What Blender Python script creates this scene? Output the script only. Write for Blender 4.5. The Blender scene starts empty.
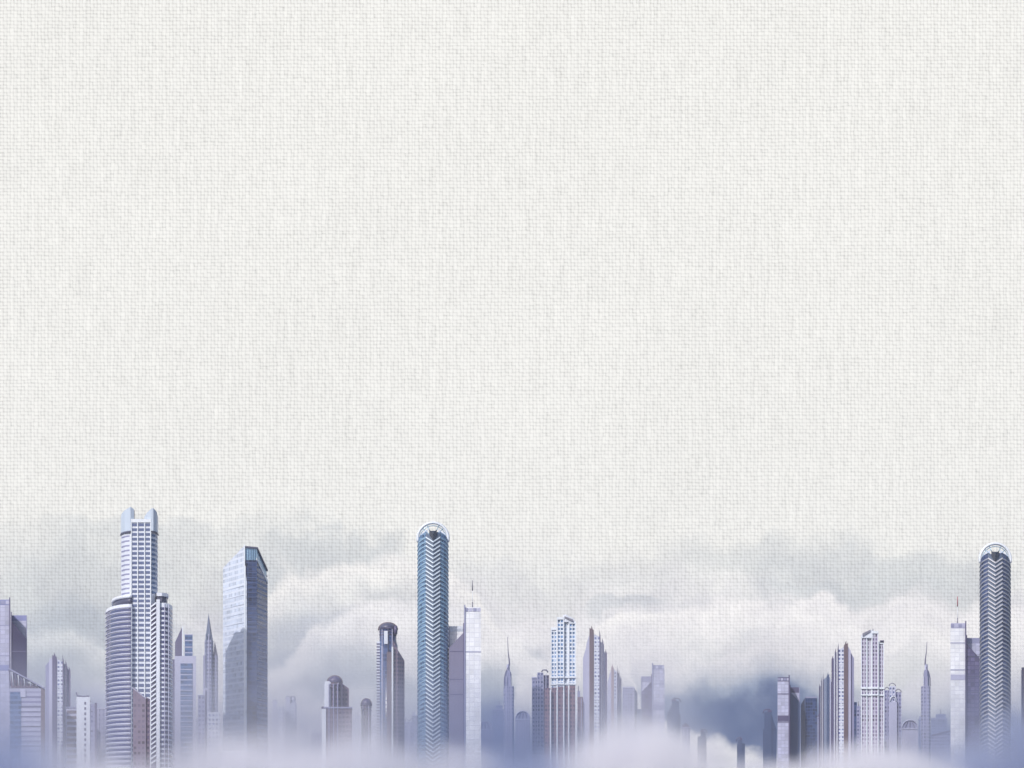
import bpy, bmesh, math, random
from mathutils import Vector
random.seed(7)
sc = bpy.context.scene
COL = sc.collection
R = math.radians
# ---------------------------------------------------------------- camera model (metres; camera looks along +Y)
FOC, HZ, CAMH, W, HT = 1400.0, 800.0, 60.0, 1024, 768
def X(px, y): return (px - 512.0) * y / FOC
def Z(py, y): return CAMH + (HZ - py) * y / FOC

def lin(r, g, b):
    f = lambda c: (c/255/12.92) if c/255 <= 0.04045 else ((c/255+0.055)/1.055)**2.4
    return (f(r), f(g), f(b), 1)

# ---------------------------------------------------------------- node helpers
class N:
    def __init__(s, nt): s.nt = nt; s.n = nt.nodes; s.l = nt.links; s.n.clear()
    def new(s, t, **kw):
        n = s.n.new(t)
        for k, v in kw.items(): setattr(n, k, v)
        return n
    def put(s, sock, v):
        if isinstance(v, bpy.types.NodeSocket): s.l.new(v, sock)
        else: sock.default_value = v
    def m(s, op, a, b=None, c=None, clamp=False):
        n = s.new('ShaderNodeMath', operation=op); n.use_clamp = clamp
        s.put(n.inputs[0], a)
        if b is not None: s.put(n.inputs[1], b)
        if c is not None: s.put(n.inputs[2], c)
        return n.outputs[0]
    def mix(s, f, a, b, blend='MIX'):
        n = s.new('ShaderNodeMix', data_type='RGBA', blend_type=blend)
        s.put(n.inputs[0], f); s.put(n.inputs[6], a); s.put(n.inputs[7], b)
        return n.outputs[2]
    def ss(s, v, a, b):          # smoothstep from a to b
        n = s.new('ShaderNodeMapRange', interpolation_type='SMOOTHSTEP')
        s.put(n.inputs[0], v); n.inputs[1].default_value = a; n.inputs[2].default_value = b
        return n.outputs[0]
    def noise(s, vec, scale, detail=3, rough=.5, lac=2.0, dist=0):
        n = s.new('ShaderNodeTexNoise'); n.noise_dimensions = '3D'
        s.l.new(vec, n.inputs['Vector']); n.inputs['Scale'].default_value = scale
        n.inputs['Detail'].default_value = detail; n.inputs['Roughness'].default_value = rough
        n.inputs['Lacunarity'].default_value = lac; n.inputs['Distortion'].default_value = dist
        return n.outputs[0]
    def xyz(s, x, y, z=0.0):
        n = s.new('ShaderNodeCombineXYZ'); s.put(n.inputs[0], x); s.put(n.inputs[1], y); s.put(n.inputs[2], z)
        return n.outputs[0]
    def curve(s, v, lo, hi, pts, ylo, yhi):   # float curve through pts (in real units)
        t = s.m('DIVIDE', s.m('SUBTRACT', v, lo), hi - lo, clamp=True)
        n = s.new('ShaderNodeFloatCurve'); c = n.mapping.curves[0]
        pts = sorted(pts)
        P = [((x-lo)/(hi-lo), (y-ylo)/(yhi-ylo)) for x, y in pts]
        c.points[0].location = P[0]; c.points[1].location = P[-1]
        for p in P[1:-1]: c.points.new(*p)
        n.mapping.update(); s.put(n.inputs['Value'], t)
        return s.m('MULTIPLY_ADD', n.outputs[0], yhi-ylo, ylo)

def material(name):
    m = bpy.data.materials.new(name); m.use_nodes = True
    return m, N(m.node_tree)

MATS = {}
def solid(name, col, rough=.5, metal=0.0, var=.12, scale=.15, spec=.5):
    """plain cladding with soft weather streaks running down it"""
    if name in MATS: return MATS[name]
    m, g = material(name)
    tc = g.new('ShaderNodeTexCoord').outputs['Object']
    sp = g.new('ShaderNodeSeparateXYZ'); g.l.new(tc, sp.inputs[0])
    st = g.noise(g.xyz(sp.outputs[0], sp.outputs[1], g.m('MULTIPLY', sp.outputs[2], .06)), scale*2.5, 4, .6)
    bl = g.noise(tc, scale*.35, 3, .6)
    v = g.m('ADD', g.m('MULTIPLY', g.m('SUBTRACT', st, .5), 2*var), g.m('MULTIPLY_ADD', g.m('SUBTRACT', bl, .5), 2*var, 1.0))
    c = g.mix(1.0, (*col, 1), g.xyz(v, v, v), 'MULTIPLY')
    b = g.new('ShaderNodeBsdfPrincipled'); o = g.new('ShaderNodeOutputMaterial')
    g.l.new(c, b.inputs['Base Color']); b.inputs['Roughness'].default_value = rough
    b.inputs['Metallic'].default_value = metal; b.inputs['Specular IOR Level'].default_value = spec
    g.l.new(b.outputs[0], o.inputs[0]); MATS[name] = m
    return m

def facade(name, wall, glass, pu=3.2, pv=3.6, fu=.6, fv=.55, rough=.12, var=.5, metal=.0):
    """wall with a grid of window panes: UV in metres; pane tint and blinds vary pane by pane"""
    if name in MATS: return MATS[name]
    m, g = material(name)
    uv = g.new('ShaderNodeUVMap').outputs[0]
    sp = g.new('ShaderNodeSeparateXYZ'); g.l.new(uv, sp.inputs[0])
    U = g.m('DIVIDE', sp.outputs[0], pu); V = g.m('DIVIDE', sp.outputs[1], pv)
    fU = g.m('FRACT', U); fV = g.m('FRACT', V)
    inu = g.m('LESS_THAN', g.m('ABSOLUTE', g.m('SUBTRACT', fU, .5)), fu/2)
    inv = g.m('LESS_THAN', g.m('ABSOLUTE', g.m('SUBTRACT', fV, .5)), fv/2)
    mask = g.m('MULTIPLY', inu, inv)
    wn = g.new('ShaderNodeTexWhiteNoise', noise_dimensions='2D')
    g.l.new(g.xyz(g.m('FLOOR', U), g.m('FLOOR', V)), wn.inputs[0])
    tc = g.new('ShaderNodeTexCoord').outputs['Object']
    big = g.noise(tc, .03, 3, .55)
    fine = g.noise(tc, .35, 3, .6)
    w = g.m('MULTIPLY_ADD', g.m('SUBTRACT', big, .5), .5, g.m('MULTIPLY_ADD', g.m('SUBTRACT', fine, .5), .25, 1.0))
    wc = g.mix(1.0, (*wall, 1), g.xyz(w, w, w), 'MULTIPLY')
    k = g.m('MULTIPLY_ADD', g.m('SUBTRACT', wn.outputs[0], .5), var*2, g.m('MULTIPLY_ADD', g.m('SUBTRACT', big, .5), .9, 1.0))
    gc = g.mix(1.0, (*glass, 1), g.xyz(k, k, k), 'MULTIPLY')
    blind = g.m('MULTIPLY', g.m('GREATER_THAN', wn.outputs[0], .88), .5)
    gc = g.mix(blind, gc, (*wall, 1))
    b = g.new('ShaderNodeBsdfPrincipled'); o = g.new('ShaderNodeOutputMaterial')
    g.l.new(g.mix(mask, wc, gc), b.inputs['Base Color'])
    g.put(b.inputs['Roughness'], g.m('MULTIPLY_ADD', mask, rough-.55, .55))
    b.inputs['Metallic'].default_value = metal
    g.l.new(b.outputs[0], o.inputs[0]); MATS[name] = m
    return m

# palettes (surface colours)
WHITE = solid('pale_cladding', (.66,.70,.80), .45)
LAV = solid('lavender_cladding', (.27,.28,.44), .5)
LAVL = solid('light_lavender_cladding', (.44,.45,.61), .5)
PURP = solid('dusk_purple_cladding', (.10,.09,.18), .45)
SLATE = solid('slate_cladding', (.075,.08,.14), .4)
NAVY = solid('navy_glass', (.03,.05,.12), .12, var=.3)
BLUE = solid('blue_glass', (.10,.17,.34), .12, var=.3)
PERI = solid('periwinkle_band', (.22,.24,.46), .5)
DEEP = solid('deep_blue_cladding', (.07,.10,.20), .4)
BROWN = solid('brown_stone', (.14,.105,.13), .55)
STEEL = solid('steel_blue_panel', (.28,.44,.60), .25, .3)
FIN = solid('white_aluminium', (.72,.77,.85), .3, .0, var=.05)
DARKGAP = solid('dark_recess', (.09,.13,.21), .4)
ROOFM = solid('roof_felt', (.16,.16,.2), .8)
REDM = solid('red_mast_paint', (.35,.09,.12), .5)
GREY = solid('mast_grey', (.2,.2,.26), .5)
G_WHITE = facade('white_window_grid', (.55,.58,.72), (.13,.16,.32), 3.0, 3.7, .5, .5)
G_WBLUE = facade('white_and_blue_window_grid', (.72,.77,.86), (.12,.22,.42), 2.6, 3.4, .72, .62)
G_LAV = facade('lavender_window_grid', (.30,.31,.47), (.10,.11,.24), 3.0, 3.8, .55, .5)
G_PURP = facade('purple_window_grid', (.15,.11,.17), (.055,.045,.11), 2.8, 3.6, .6, .5)
G_BROWN = facade('brown_window_grid', (.20,.13,.16), (.10,.07,.11), 2.8, 3.6, .6, .55)
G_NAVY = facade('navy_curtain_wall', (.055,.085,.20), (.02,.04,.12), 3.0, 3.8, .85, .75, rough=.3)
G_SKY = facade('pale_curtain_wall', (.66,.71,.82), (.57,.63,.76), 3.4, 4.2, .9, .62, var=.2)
G_PANEL = facade('lavender_panel_wall', (.34,.35,.50), (.45,.46,.62), 4.2, 4.0, .90, .86, rough=.4, var=.16)
G_PANELW = facade('pale_panel_wall', (.64,.66,.74), (.80,.82,.87), 4.2, 4.0, .9, .86, rough=.4, var=.1)
G_DARKP = facade('dusk_glass_wall', (.07,.065,.15), (.11,.10,.2), 4.0, 4.0, .88, .8, rough=.3, var=.4)
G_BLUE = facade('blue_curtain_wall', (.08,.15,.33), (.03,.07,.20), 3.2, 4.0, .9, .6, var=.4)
G_STEEL = facade('steel_curtain_wall', (.16,.27,.42), (.05,.11,.23), 2.6, 3.9, .8, .6)
G_BAND = facade('banded_window_wall', (.36,.37,.52), (.14,.14,.27), 30.0, 3.9, .98, .42)

# ---------------------------------------------------------------- mesh helpers
def link_mesh(name, bm, mat, parent=None, smooth=False):
    bmesh.ops.recalc_face_normals(bm, faces=bm.faces)
    me = bpy.data.meshes.new(name); bm.to_mesh(me); bm.free()
    me.materials.append(mat)
    if smooth:
        for p in me.polygons: p.use_smooth = abs(p.normal.z) < .7
    o = bpy.data.objects.new(name, me); COL.objects.link(o)
    if parent: o.parent = parent
    return o

def prism_bm(pts, bots, tops, bm=None):
    bm = bm or bmesh.new(); uvl = bm.loops.layers.uv.verify()
    n = len(pts)
    lo = [bm.verts.new((p[0], p[1], b)) for p, b in zip(pts, bots)]
    hi = [bm.verts.new((p[0], p[1], t)) for p, t in zip(pts, tops)]
    u = [0.0]
    for i in range(n): u.append(u[-1] + math.dist(pts[i], pts[(i+1) % n]))
    for i in range(n):
        j = (i+1) % n
        f = bm.faces.new((lo[i], lo[j], hi[j], hi[i]))
        for lp, uu, vv in zip(f.loops, (u[i], u[i+1], u[i+1], u[i]), (bots[i], bots[j], tops[j], tops[i])):
            lp[uvl].uv = (uu, vv)
    bm.faces.new(hi); bm.faces.new(lo[::-1])
    return bm

def tube_bm(path, r, seg=6, bm=None, r2=None):
    bm = bm or bmesh.new(); rings = []
    for i, p in enumerate(path):
        p = Vector(p); a = Vector(path[max(0, i-1)]); b = Vector(path[min(len(path)-1, i+1)])
        d = (b-a).normalized(); up = Vector((0,1,0)) if abs(d.y) < .9 else Vector((1,0,0))
        e1 = d.cross(up).normalized(); e2 = d.cross(e1)
        rr = r if r2 is None else r + (r2-r)*i/(len(path)-1)
        rings.append([bm.verts.new(p + rr*(math.cos(2*math.pi*k/seg)*e1 + math.sin(2*math.pi*k/seg)*e2)) for k in range(seg)])
    for A, B in zip(rings, rings[1:]):
        for k in range(seg): bm.faces.new((A[k], A[(k+1)%seg], B[(k+1)%seg], B[k]))
    bm.faces.new(rings[0]); bm.faces.new(rings[-1][::-1])
    return bm

class Bld:
    """one building: an Empty at its base; parts are given as (picture column, metres behind the front plane)"""
    def __init__(s, name, label, cat, pxc, D, group=None):
        s.D = D; s.o = Vector((X(pxc, D), D, 0)); s.sc = D/FOC
        e = bpy.data.objects.new(name, None); COL.objects.link(e); e.location = s.o
        e.empty_display_size = 20; e['label'] = label; e['category'] = cat
        if group: e['group'] = group
        s.root = e
    def p(s, px, dep): y = s.D+dep; return (X(px, y)-s.o.x, dep)
    def z(s, py, dep=0): return Z(py, s.D+dep)
    def prism(s, name, pts, top, bot=None, mat=WHITE, parent=None, smooth=False):
        P = [s.p(*q) for q in pts]; n = len(P)
        top = top if isinstance(top, (list, tuple)) else [top]*n
        T = [s.z(t) for t in top]
        if bot is None: Bt = [0.0]*n
        else:
            bot = bot if isinstance(bot, (list, tuple)) else [bot]*n
            Bt = [s.z(t) for t in bot]
        return link_mesh(name, prism_bm(P, Bt, T), mat, parent or s.root, smooth)
    def box(s, name, a, b, top, bot=None, mat=WHITE, d0=0.0, d1=20.0, parent=None):
        """box between columns a and b at its front; straight back to d1. top may be (left, right)"""
        xa, xb = s.p(a, d0)[0], s.p(b, d0)[0]
        P = [(xa, d0), (xb, d0), s.p(b, d1), s.p(a, d1)]
        tl, tr = top if isinstance(top, (list, tuple)) else (top, top)
        T = [s.z(tl), s.z(tr), s.z(tr), s.z(tl)]
        if bot is None: Bt = [0.0]*4
        else:
            bl, br = bot if isinstance(bot, (list, tuple)) else (bot, bot)
            Bt = [s.z(bl), s.z(br), s.z(br), s.z(bl)]
        return link_mesh(name, prism_bm(P, Bt, T), mat, parent or s.root)
    def corner(s, a, da, c, b, inset=0.0):
        """plan of a square-cornered block: left end (a, da), near corner c, right end at column b. returns four (px,dep)"""
        A = Vector((X(a, s.D+da), s.D+da)); C = Vector((X(c, s.D+inset), s.D+inset)); v = A-C
        n = Vector((-v.y, v.x)); n = n if n.y > 0 else -n
        k = (b-512)/FOC; den = n.x - k*n.y
        t = (k*C.y - C.x)/den
        Rr = C + t*n; dep = Rr.y - s.D
        if t <= 0 or dep > 70 or dep < -5: dep = max(8, min(40, abs(dep))); Rr = Vector((X(b, s.D+dep), s.D+dep))
        K = A + Rr - C
        f = lambda v: (512 + v.x*FOC/v.y, v.y - s.D)
        return [f(A), f(C), f(Rr), f(K)]
    def arc(s, a, b, bulge, n=10, t0=-90, t1=90, dep=0.0):
        """front half-round path from column a to b, bulging toward the viewer by `bulge` metres"""
        out = []
        for i in range(n+1):
            t = R(t0 + (t1-t0)*i/n)
            u = (math.sin(t)-math.sin(R(t0)))/(math.sin(R(t1))-math.sin(R(t0)))
            out.append((a+(b-a)*u, dep + bulge*(1-math.cos(t))))
        return out
    def strip(s, name, path, py, h, mat, out=.35, parent=None, dz=None, bm=None, zabs=None):
        """thin band standing `out` metres proud of the wall along path; dz gives a rise in rows at each path point"""
        P = [Vector(s.p(*q)) for q in path]; n = len(P); O = []
        for i in range(n):
            a = P[max(0, i-1)]; b = P[min(n-1, i+1)]; d = b-a; nn = Vector((d.y, -d.x)).normalized()
            O.append(P[i] + nn*out)
        own = bm is None; bm = bm or bmesh.new(); uvl = bm.loops.layers.uv.verify()
        V = []
        for i in range(n):
            k = dz[i] if dz else 0
            z1, z0 = s.z(py-k), s.z(py-k+h)
            V.append([bm.verts.new((q[0], q[1], z)) for q, z in ((O[i], z0), (O[i], z1), (P[i]-(O[i]-P[i]), z1), (P[i]-(O[i]-P[i]), z0))])
        for A, B in zip(V, V[1:]):
            for k in range(4): bm.faces.new((A[k], B[k], B[(k+1)%4], A[(k+1)%4]))
        bm.faces.new(V[0]); bm.faces.new(V[-1][::-1])
        if own: return link_mesh(name, bm, mat, parent or s.root)
        return bm
    def rows(s, name, path, top, bot, pitch, h, mat, out=.35, limit=100, parent=None, dz=None):
        y, k, rest = top, 0, None
        while y < bot:
            if k < limit: s.strip(name, path, y, h, mat, out, parent, dz)
            else:
                rest = rest or bmesh.new(); s.strip(name, path, y, h, mat, out, parent, dz, rest)
            y += pitch; k += 1
        if rest:
            o = link_mesh(name, rest, mat, parent or s.root); o['kind'] = 'stuff'
    def rod(s, name, a, b, r, mat, parent=None, r2=None, mid=()):
        pts = [a, *mid, b]
        P = [(s.p(px, dp)[0], dp, s.z(py, dp)) for px, dp, py in pts]
        return link_mesh(name, tube_bm(P, r, 6, None, r2), mat, parent or s.root, True)

exec_order = []
# ================================================================ SETTING
def sheet(name, x0, x1, y0, y1, z, mat):
    bm = bmesh.new(); vs = [bm.verts.new(v) for v in ((x0,y0,z),(x1,y0,z),(x1,y1,z),(x0,y1,z))]; bm.faces.new(vs)
    o = link_mesh(name, bm, mat); o['kind'] = 'structure'; return o
GROUND = solid('asphalt_and_dust', (.06,.062,.07), .9, scale=.02, var=.3)
sheet('ground', -9000, 9000, -3000, 9000, 0, GROUND)
SKY_D = 5200.0
SKY_GLOW = .29

def linen_material(name, clouds):
    m, g = material(name)
    tc = g.new('ShaderNodeTexCoord').outputs['Object']
    sp = g.new('ShaderNodeSeparateXYZ'); g.l.new(tc, sp.inputs[0])
    k = FOC/SKY_D
    u = g.m('MULTIPLY_ADD', sp.outputs[0], k, 512.0)                       # sheet units: one unit = 3.7 m of cloth
    v = g.m('MULTIPLY_ADD', g.m('SUBTRACT', sp.outputs[2], CAMH), -k, HZ)
    base = g.xyz(u, v)
    col = lin(241, 242, 238)
    if clouds:
        # domain warp: large billows plus small curls
        def warped(sc_, amp, det, off):
            n = g.new('ShaderNodeTexNoise'); n.noise_dimensions = '2D'; n.inputs['Scale'].default_value = sc_
            n.inputs['Detail'].default_value = det; n.inputs['Roughness'].default_value = .55
            g.l.new(g.xyz(g.m('ADD', u, off), v), n.inputs['Vector'])
            s_ = g.new('ShaderNodeSeparateColor'); g.l.new(n.outputs['Color'], s_.inputs[0])
            return (g.m('MULTIPLY', g.m('SUBTRACT', s_.outputs[0], .5), amp), g.m('MULTIPLY', g.m('SUBTRACT', s_.outputs[1], .5), amp*.7))
        a1, b1 = warped(.010, 150.0, 4, 0.0)
        uw = g.m('ADD', u, a1); vw = g.m('ADD', v, b1)
        for (cx, cy, rx, ry, c, st) in CLOUDS:
            a = g.m('MULTIPLY_ADD', uw, 1.0/rx, -cx/rx); b = g.m('MULTIPLY_ADD', vw, 1.0/ry, -cy/ry)
            r = g.m('MULTIPLY_ADD', a, a, g.m('MULTIPLY', b, b))
            n = g.new('ShaderNodeMapRange', interpolation_type='SMOOTHSTEP'); g.l.new(r, n.inputs[0])
            n.inputs[1].default_value = 1.35; n.inputs[2].default_value = 0.0; n.inputs[4].default_value = st
            col = g.mix(n.outputs[0], col, lin(*c))
        a2, b2 = warped(.030, 36.0, 4, 400.0)
        vb = g.m('ADD', g.m('MULTIPLY_ADD', b1, .25, b2), v); ub = g.m('ADD', u, a2)
        for (pts, soft, depth, c, st) in BANKS:
            h = g.curve(ub, -60, 1090, pts, 480, 800)
            dd = g.m('SUBTRACT', vb, h)
            al = g.m('MULTIPLY', g.ss(dd, 0.0, soft), g.ss(dd, depth, soft*.6))
            col = g.mix(g.m('MULTIPLY', al, st), col, lin(*c))
        n = g.noise(g.xyz(uw, g.m('MULTIPLY', vw, 1.5)), .016, 4, .55)
        wv = g.m('MULTIPLY_ADD', g.m('MULTIPLY', g.m('SUBTRACT', n, .5), g.ss(v, 520, 600)), .5, 1.0)
        col = g.mix(1.0, col, g.xyz(wv, wv, g.m('MULTIPLY_ADD', wv, .8, .2)), 'MULTIPLY')
    # linen weave: alternate over and under threads, slubs along both thread directions
    PU, PV = 3.46, 3.55
    du = g.m('MULTIPLY', g.m('SUBTRACT', g.noise(g.xyz(g.m('MULTIPLY', u, .22), g.m('MULTIPLY', v, .05)), 1.0, 1, .6), .5), 3.6)
    dv = g.m('MULTIPLY', g.m('SUBTRACT', g.noise(g.xyz(g.m('MULTIPLY', u, .05), g.m('MULTIPLY', v, .12), 9.), 1.0, 1, .6), .5), 2.4)
    U = g.m('DIVIDE', g.m('ADD', u, du), PU); V = g.m('DIVIDE', g.m('ADD', v, dv), PV)
    fu = g.m('FLOOR', U); fv = g.m('FLOOR', V)
    fu2 = g.m('FLOOR', g.m('ADD', U, .5)); fv2 = g.m('FLOOR', g.m('ADD', V, .5))
    wn = g.new('ShaderNodeTexWhiteNoise', noise_dimensions='2D'); g.l.new(g.xyz(fu, fv), wn.inputs[0])
    sw = g.new('ShaderNodeSeparateColor'); g.l.new(wn.outputs['Color'], sw.inputs[0])
    def parity(a_, b_): return g.m('GREATER_THAN', g.m('FRACT', g.m('MULTIPLY', g.m('ADD', a_, b_), .5)), .25)
    def groove(t_):     # 1 on the line between two threads, 0 on their backs
        q_ = g.m('ABSOLUTE', g.m('SUBTRACT', g.m('FRACT', t_), .5))
        return g.m('POWER', g.m('MULTIPLY', q_, 2.0), 1.9)
    hg = g.m('MULTIPLY', groove(V), g.m('ADD', g.m('MULTIPLY', sw.outputs[0], .5), g.m('MULTIPLY_ADD', parity(fu, fv2), .42, .30)))
    vg = g.m('MULTIPLY', groove(U), g.m('ADD', g.m('MULTIPLY', sw.outputs[1], .5), g.m('MULTIPLY_ADD', g.m('SUBTRACT', 1.0, parity(fu2, fv)), .42, .32)))
    gap = g.m('ADD', hg, vg)
    sl1 = g.noise(g.xyz(g.m('MULTIPLY', u, .29), g.m('MULTIPLY', v, .02), 3.), 1.0, 1, .6)
    sl2 = g.noise(g.xyz(g.m('MULTIPLY', u, .03), g.m('MULTIPLY', v, .28), 5.), 1.0, 1, .6)
    amp = g.m('ADD', g.m('MULTIPLY', g.noise(base, .16, 1, .6), .5), g.m('MULTIPLY', wn.outputs[0], .18))
    wt = g.m('MULTIPLY', gap, g.m('MULTIPLY_ADD', amp, .26, .14))
    tot = g.m('SUBTRACT', 1.15, wt)
    tot = g.m('ADD', tot, g.m('MULTIPLY', g.m('SUBTRACT', sl1, .5), .17))
    tot = g.m('ADD', tot, g.m('MULTIPLY', g.m('SUBTRACT', sl2, .5), .07))
    low = g.noise(base, .004, 1, .5)
    tot = g.m('ADD', tot, g.m('MULTIPLY', g.m('SUBTRACT', low, .5), .06))
    fade = g.ss(v, 750, 560)
    tot = g.m('MULTIPLY_ADD', g.m('SUBTRACT', tot, 1.0), g.m('MULTIPLY_ADD', fade, .85, .15), 1.0)
    col = g.mix(1.0, col, g.xyz(tot, tot, tot), 'MULTIPLY')
    e = g.new('ShaderNodeEmission'); g.l.new(col, e.inputs[0]); e.inputs[1].default_value = SKY_GLOW
    d = g.new('ShaderNodeBsdfDiffuse'); g.l.new(g.mix(1.0, col, (.60, .60, .60, 1), 'MULTIPLY'), d.inputs[0])     # daylight falling on the cloth, plus an even glow added by emission
    a = g.new('ShaderNodeAddShader'); g.l.new(e.outputs[0], a.inputs[0]); g.l.new(d.outputs[0], a.inputs[1])
    o = g.new('ShaderNodeOutputMaterial'); g.l.new(a.outputs[0], o.inputs[0])
    m.cycles.emission_sampling = 'NONE'
    return m
G1=(209,214,216); G2=(191,199,206); G3=(170,180,194); WH=(246,245,245); LV=(226,224,233); DB=(84,104,147); MB=(124,141,174)
# (centre column, row, half width, half height, colour, strength): soft masses, back to front
CLOUDS = [
 (512,735,1100,170,(224,224,231),.9),
 (150,570,270,52,G1,.55),(325,553,70,16,G1,.8),(85,590,90,44,G1,.7),(30,650,120,70,G2,.7),(85,640,70,50,G3,.5),(95,655,90,60,G2,.8),(150,528,120,14,G1,.35),
 (760,556,130,26,G1,.55),(880,578,150,28,G1,.7),(850,594,110,14,G2,.35),(960,570,80,30,G1,.45),(520,580,170,20,G1,.25),
 (295,640,80,60,G3,.6),(262,610,40,60,G1,.7),(350,588,60,14,G1,.8),
 (335,668,90,24,G3,.8),(420,690,90,40,G2,.7),(300,755,200,36,LV,.8),(130,735,200,34,(170,178,203),.7),(400,735,120,30,(180,186,208),.6),
 (615,614,50,10,G2,.45),(715,648,52,14,G2,.6),
 (950,690,130,36,G1,.7),(640,670,60,40,LV,.5),(550,700,90,56,G3,.6),(495,690,60,44,G2,.7),
 (735,705,170,44,G3,.8),(760,722,160,42,MB,.95),(775,734,150,36,DB,1.0),(555,738,90,50,DB,.75),(1000,745,110,50,DB,.85),(0,750,110,60,DB,.75),(930,745,80,26,MB,.5),
]
BANKS = [
 ([(-60,650),(0,636),(60,622),(110,640),(170,630),(230,640),(300,720),(360,800),(1090,800)], 15, 44, (232,235,237), .65),
 ([(-60,800),(380,760),(430,690),(470,640),(510,618),(560,606),(620,640),(680,740),(1090,800)], 14, 50, (243,242,244), .75),   # each: ([(column, row) along the lumpy top], edge softness, depth of the bright body, colour, strength)
 ([(-60,800),(150,760),(230,640),(270,590),(300,566),(345,561),(390,548),(430,556),(480,600),(560,700),(640,800),(1090,800)], 15, 60, (247,246,244), .85),
 ([(-60,800),(440,760),(520,680),(580,632),(640,608),(690,607),(740,591),(790,600),(826,592),(856,606),(900,597),(960,604),(1090,600)], 10, 95, (247,246,246), .97),
 ([(-60,800),(180,740),(250,690),(292,645),(318,620),(350,605),(400,597),(450,603),(520,640),(600,700),(1090,800)], 13, 75, (241,241,243), .95),
 ([(-60,800),(560,740),(620,700),(655,680),(690,662),(740,655),(800,660),(900,720),(1090,800)], 20, 34, (216,217,226), .45),
 ([(-60,800),(760,800),(840,720),(900,676),(950,664),(1000,670),(1090,666)], 20, 60, (222,221,231), .6),
 ([(-60,680),(0,672),(40,690),(120,700),(200,690),(260,680),(300,694),(360,700),(440,714),(500,740),(560,800),(1090,800)], 30, 200, (214,213,226), .7),
]
def make_sky():
    zs = [-40, Z(455, SKY_D), 4600]
    bm = bmesh.new(); rows = [[bm.verts.new((x, SKY_D, z)) for x in (-5200, 5200)] for z in zs]
    for i in (0, 1): f = bm.faces.new((rows[i][0], rows[i][1], rows[i+1][1], rows[i+1][0])); f.material_index = i
    ob = link_mesh('sky', bm, linen_material('linen_sky_with_clouds', True)); ob.data.materials.append(linen_material('linen_sky', False))
    ob['kind'] = 'structure'
make_sky()

# ================================================================ BUILDINGS
BOT = 800
# ---- slab tower: pale panels between edge fins, dark cap band, seams
def slab(label, a, b, top, D, edge, wall=LAVL, cap=PERI, edgem=PURP, seams=(26,56), band=66, antenna=None, dep=22, cath=6, bandm=LAV, panelw=True):
    t = Bld('slab_tower', label, 'tower', (a+b)/2, D, 'pale slab towers')
    t.box('wall', a, b, top+cath, None, G_PANELW if wall is not LAVL and wall is not LAV else G_PANEL, 0, dep)
    c = t.box('cap', a+.4, b-.4, top+.6, top+cath, cap, .3, dep-.3)
    n = 4
    for i in range(n): t.box('parapet_panel', a+(b-a)*(i+.08)/n, a+(b-a)*(i+.92)/n, top+1.6, top+cath-1, LAVL if i % 2 else LAV, .0, .28, c)
    e = (b-.9, b+.35) if edge > 0 else (a-.35, a+.9)
    t.box('edge_fin', *e, top-1.5, None, edgem, -.8, 4)
    for q in seams: t.strip('seam', [(a, 0), (b-.9 if edge > 0 else b, 0)], top+q, .9, bandm, .15)
    if band: t.box('mechanical_floor', a+.2, b-1 if edge > 0 else b-.2, top+band, top+band+5.5, cap, -.25, .1)
    if antenna:
        ax = (a+b)/2 if antenna is True else antenna[0]
        ac = antenna[1]
        m = t.rod('antenna', (ax, dep/2, top+2), (ax, dep/2, top-4.5), .5, GREY)
        t.rod('antenna_segment', (ax, dep/2, top-4.5), (ax, dep/2, top-16), .18, FIN, m)
        t.rod('antenna_tip', (ax, dep/2, top-16), (ax, dep/2, top-26), .55, ac, m, .35)
    return t

# ---- diagonal tower: dark block whose roof falls in a triangle, against a pale back block
def diagonal(label, a, b, top, D, slope, dark=SLATE, pale=LAVL, cap=PERI, drop0=7, drop1=26, dep=24, seams=(38,66), fin=True):
    t = Bld('diagonal_roof_tower', label, 'tower', (a+b)/2, D, 'towers with a diagonal roof')
    l, r = (top+drop0, top+drop1) if slope > 0 else (top+drop1, top+drop0)
    t.box('dark_block', a, b, (l, r), None, G_DARKP if dark is PURP else G_PANEL if dark is LAV else dark, 0, dep*.5)
    t.box('back_block', a+.3, b, top+6, None, G_PANELW if pale is WHITE else G_PANEL, dep*.5+.1, dep)
    t.box('cap', a+.5, b-.1, top+.4, top+5.9, cap, dep*.5+.4, dep-.3)
    if fin:
        e = (a-.3, a+.8) if slope > 0 else (b-.8, b+.3)
        t.box('edge_fin', *e, top-1, None, PURP, -.6, dep*.5+.05)
        e = (b-.5, b+.4) if slope > 0 else (a-.4, a+.5)
        t.box('edge_fin', *e, top+.5, None, LAV, dep*.5-.5, dep+.4)
    for q in seams: t.strip('seam', [(a+.8, 0), (b-.2, 0)], top+q, .8, PURP if dark is not PURP else SLATE, .15)
    return t

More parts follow.
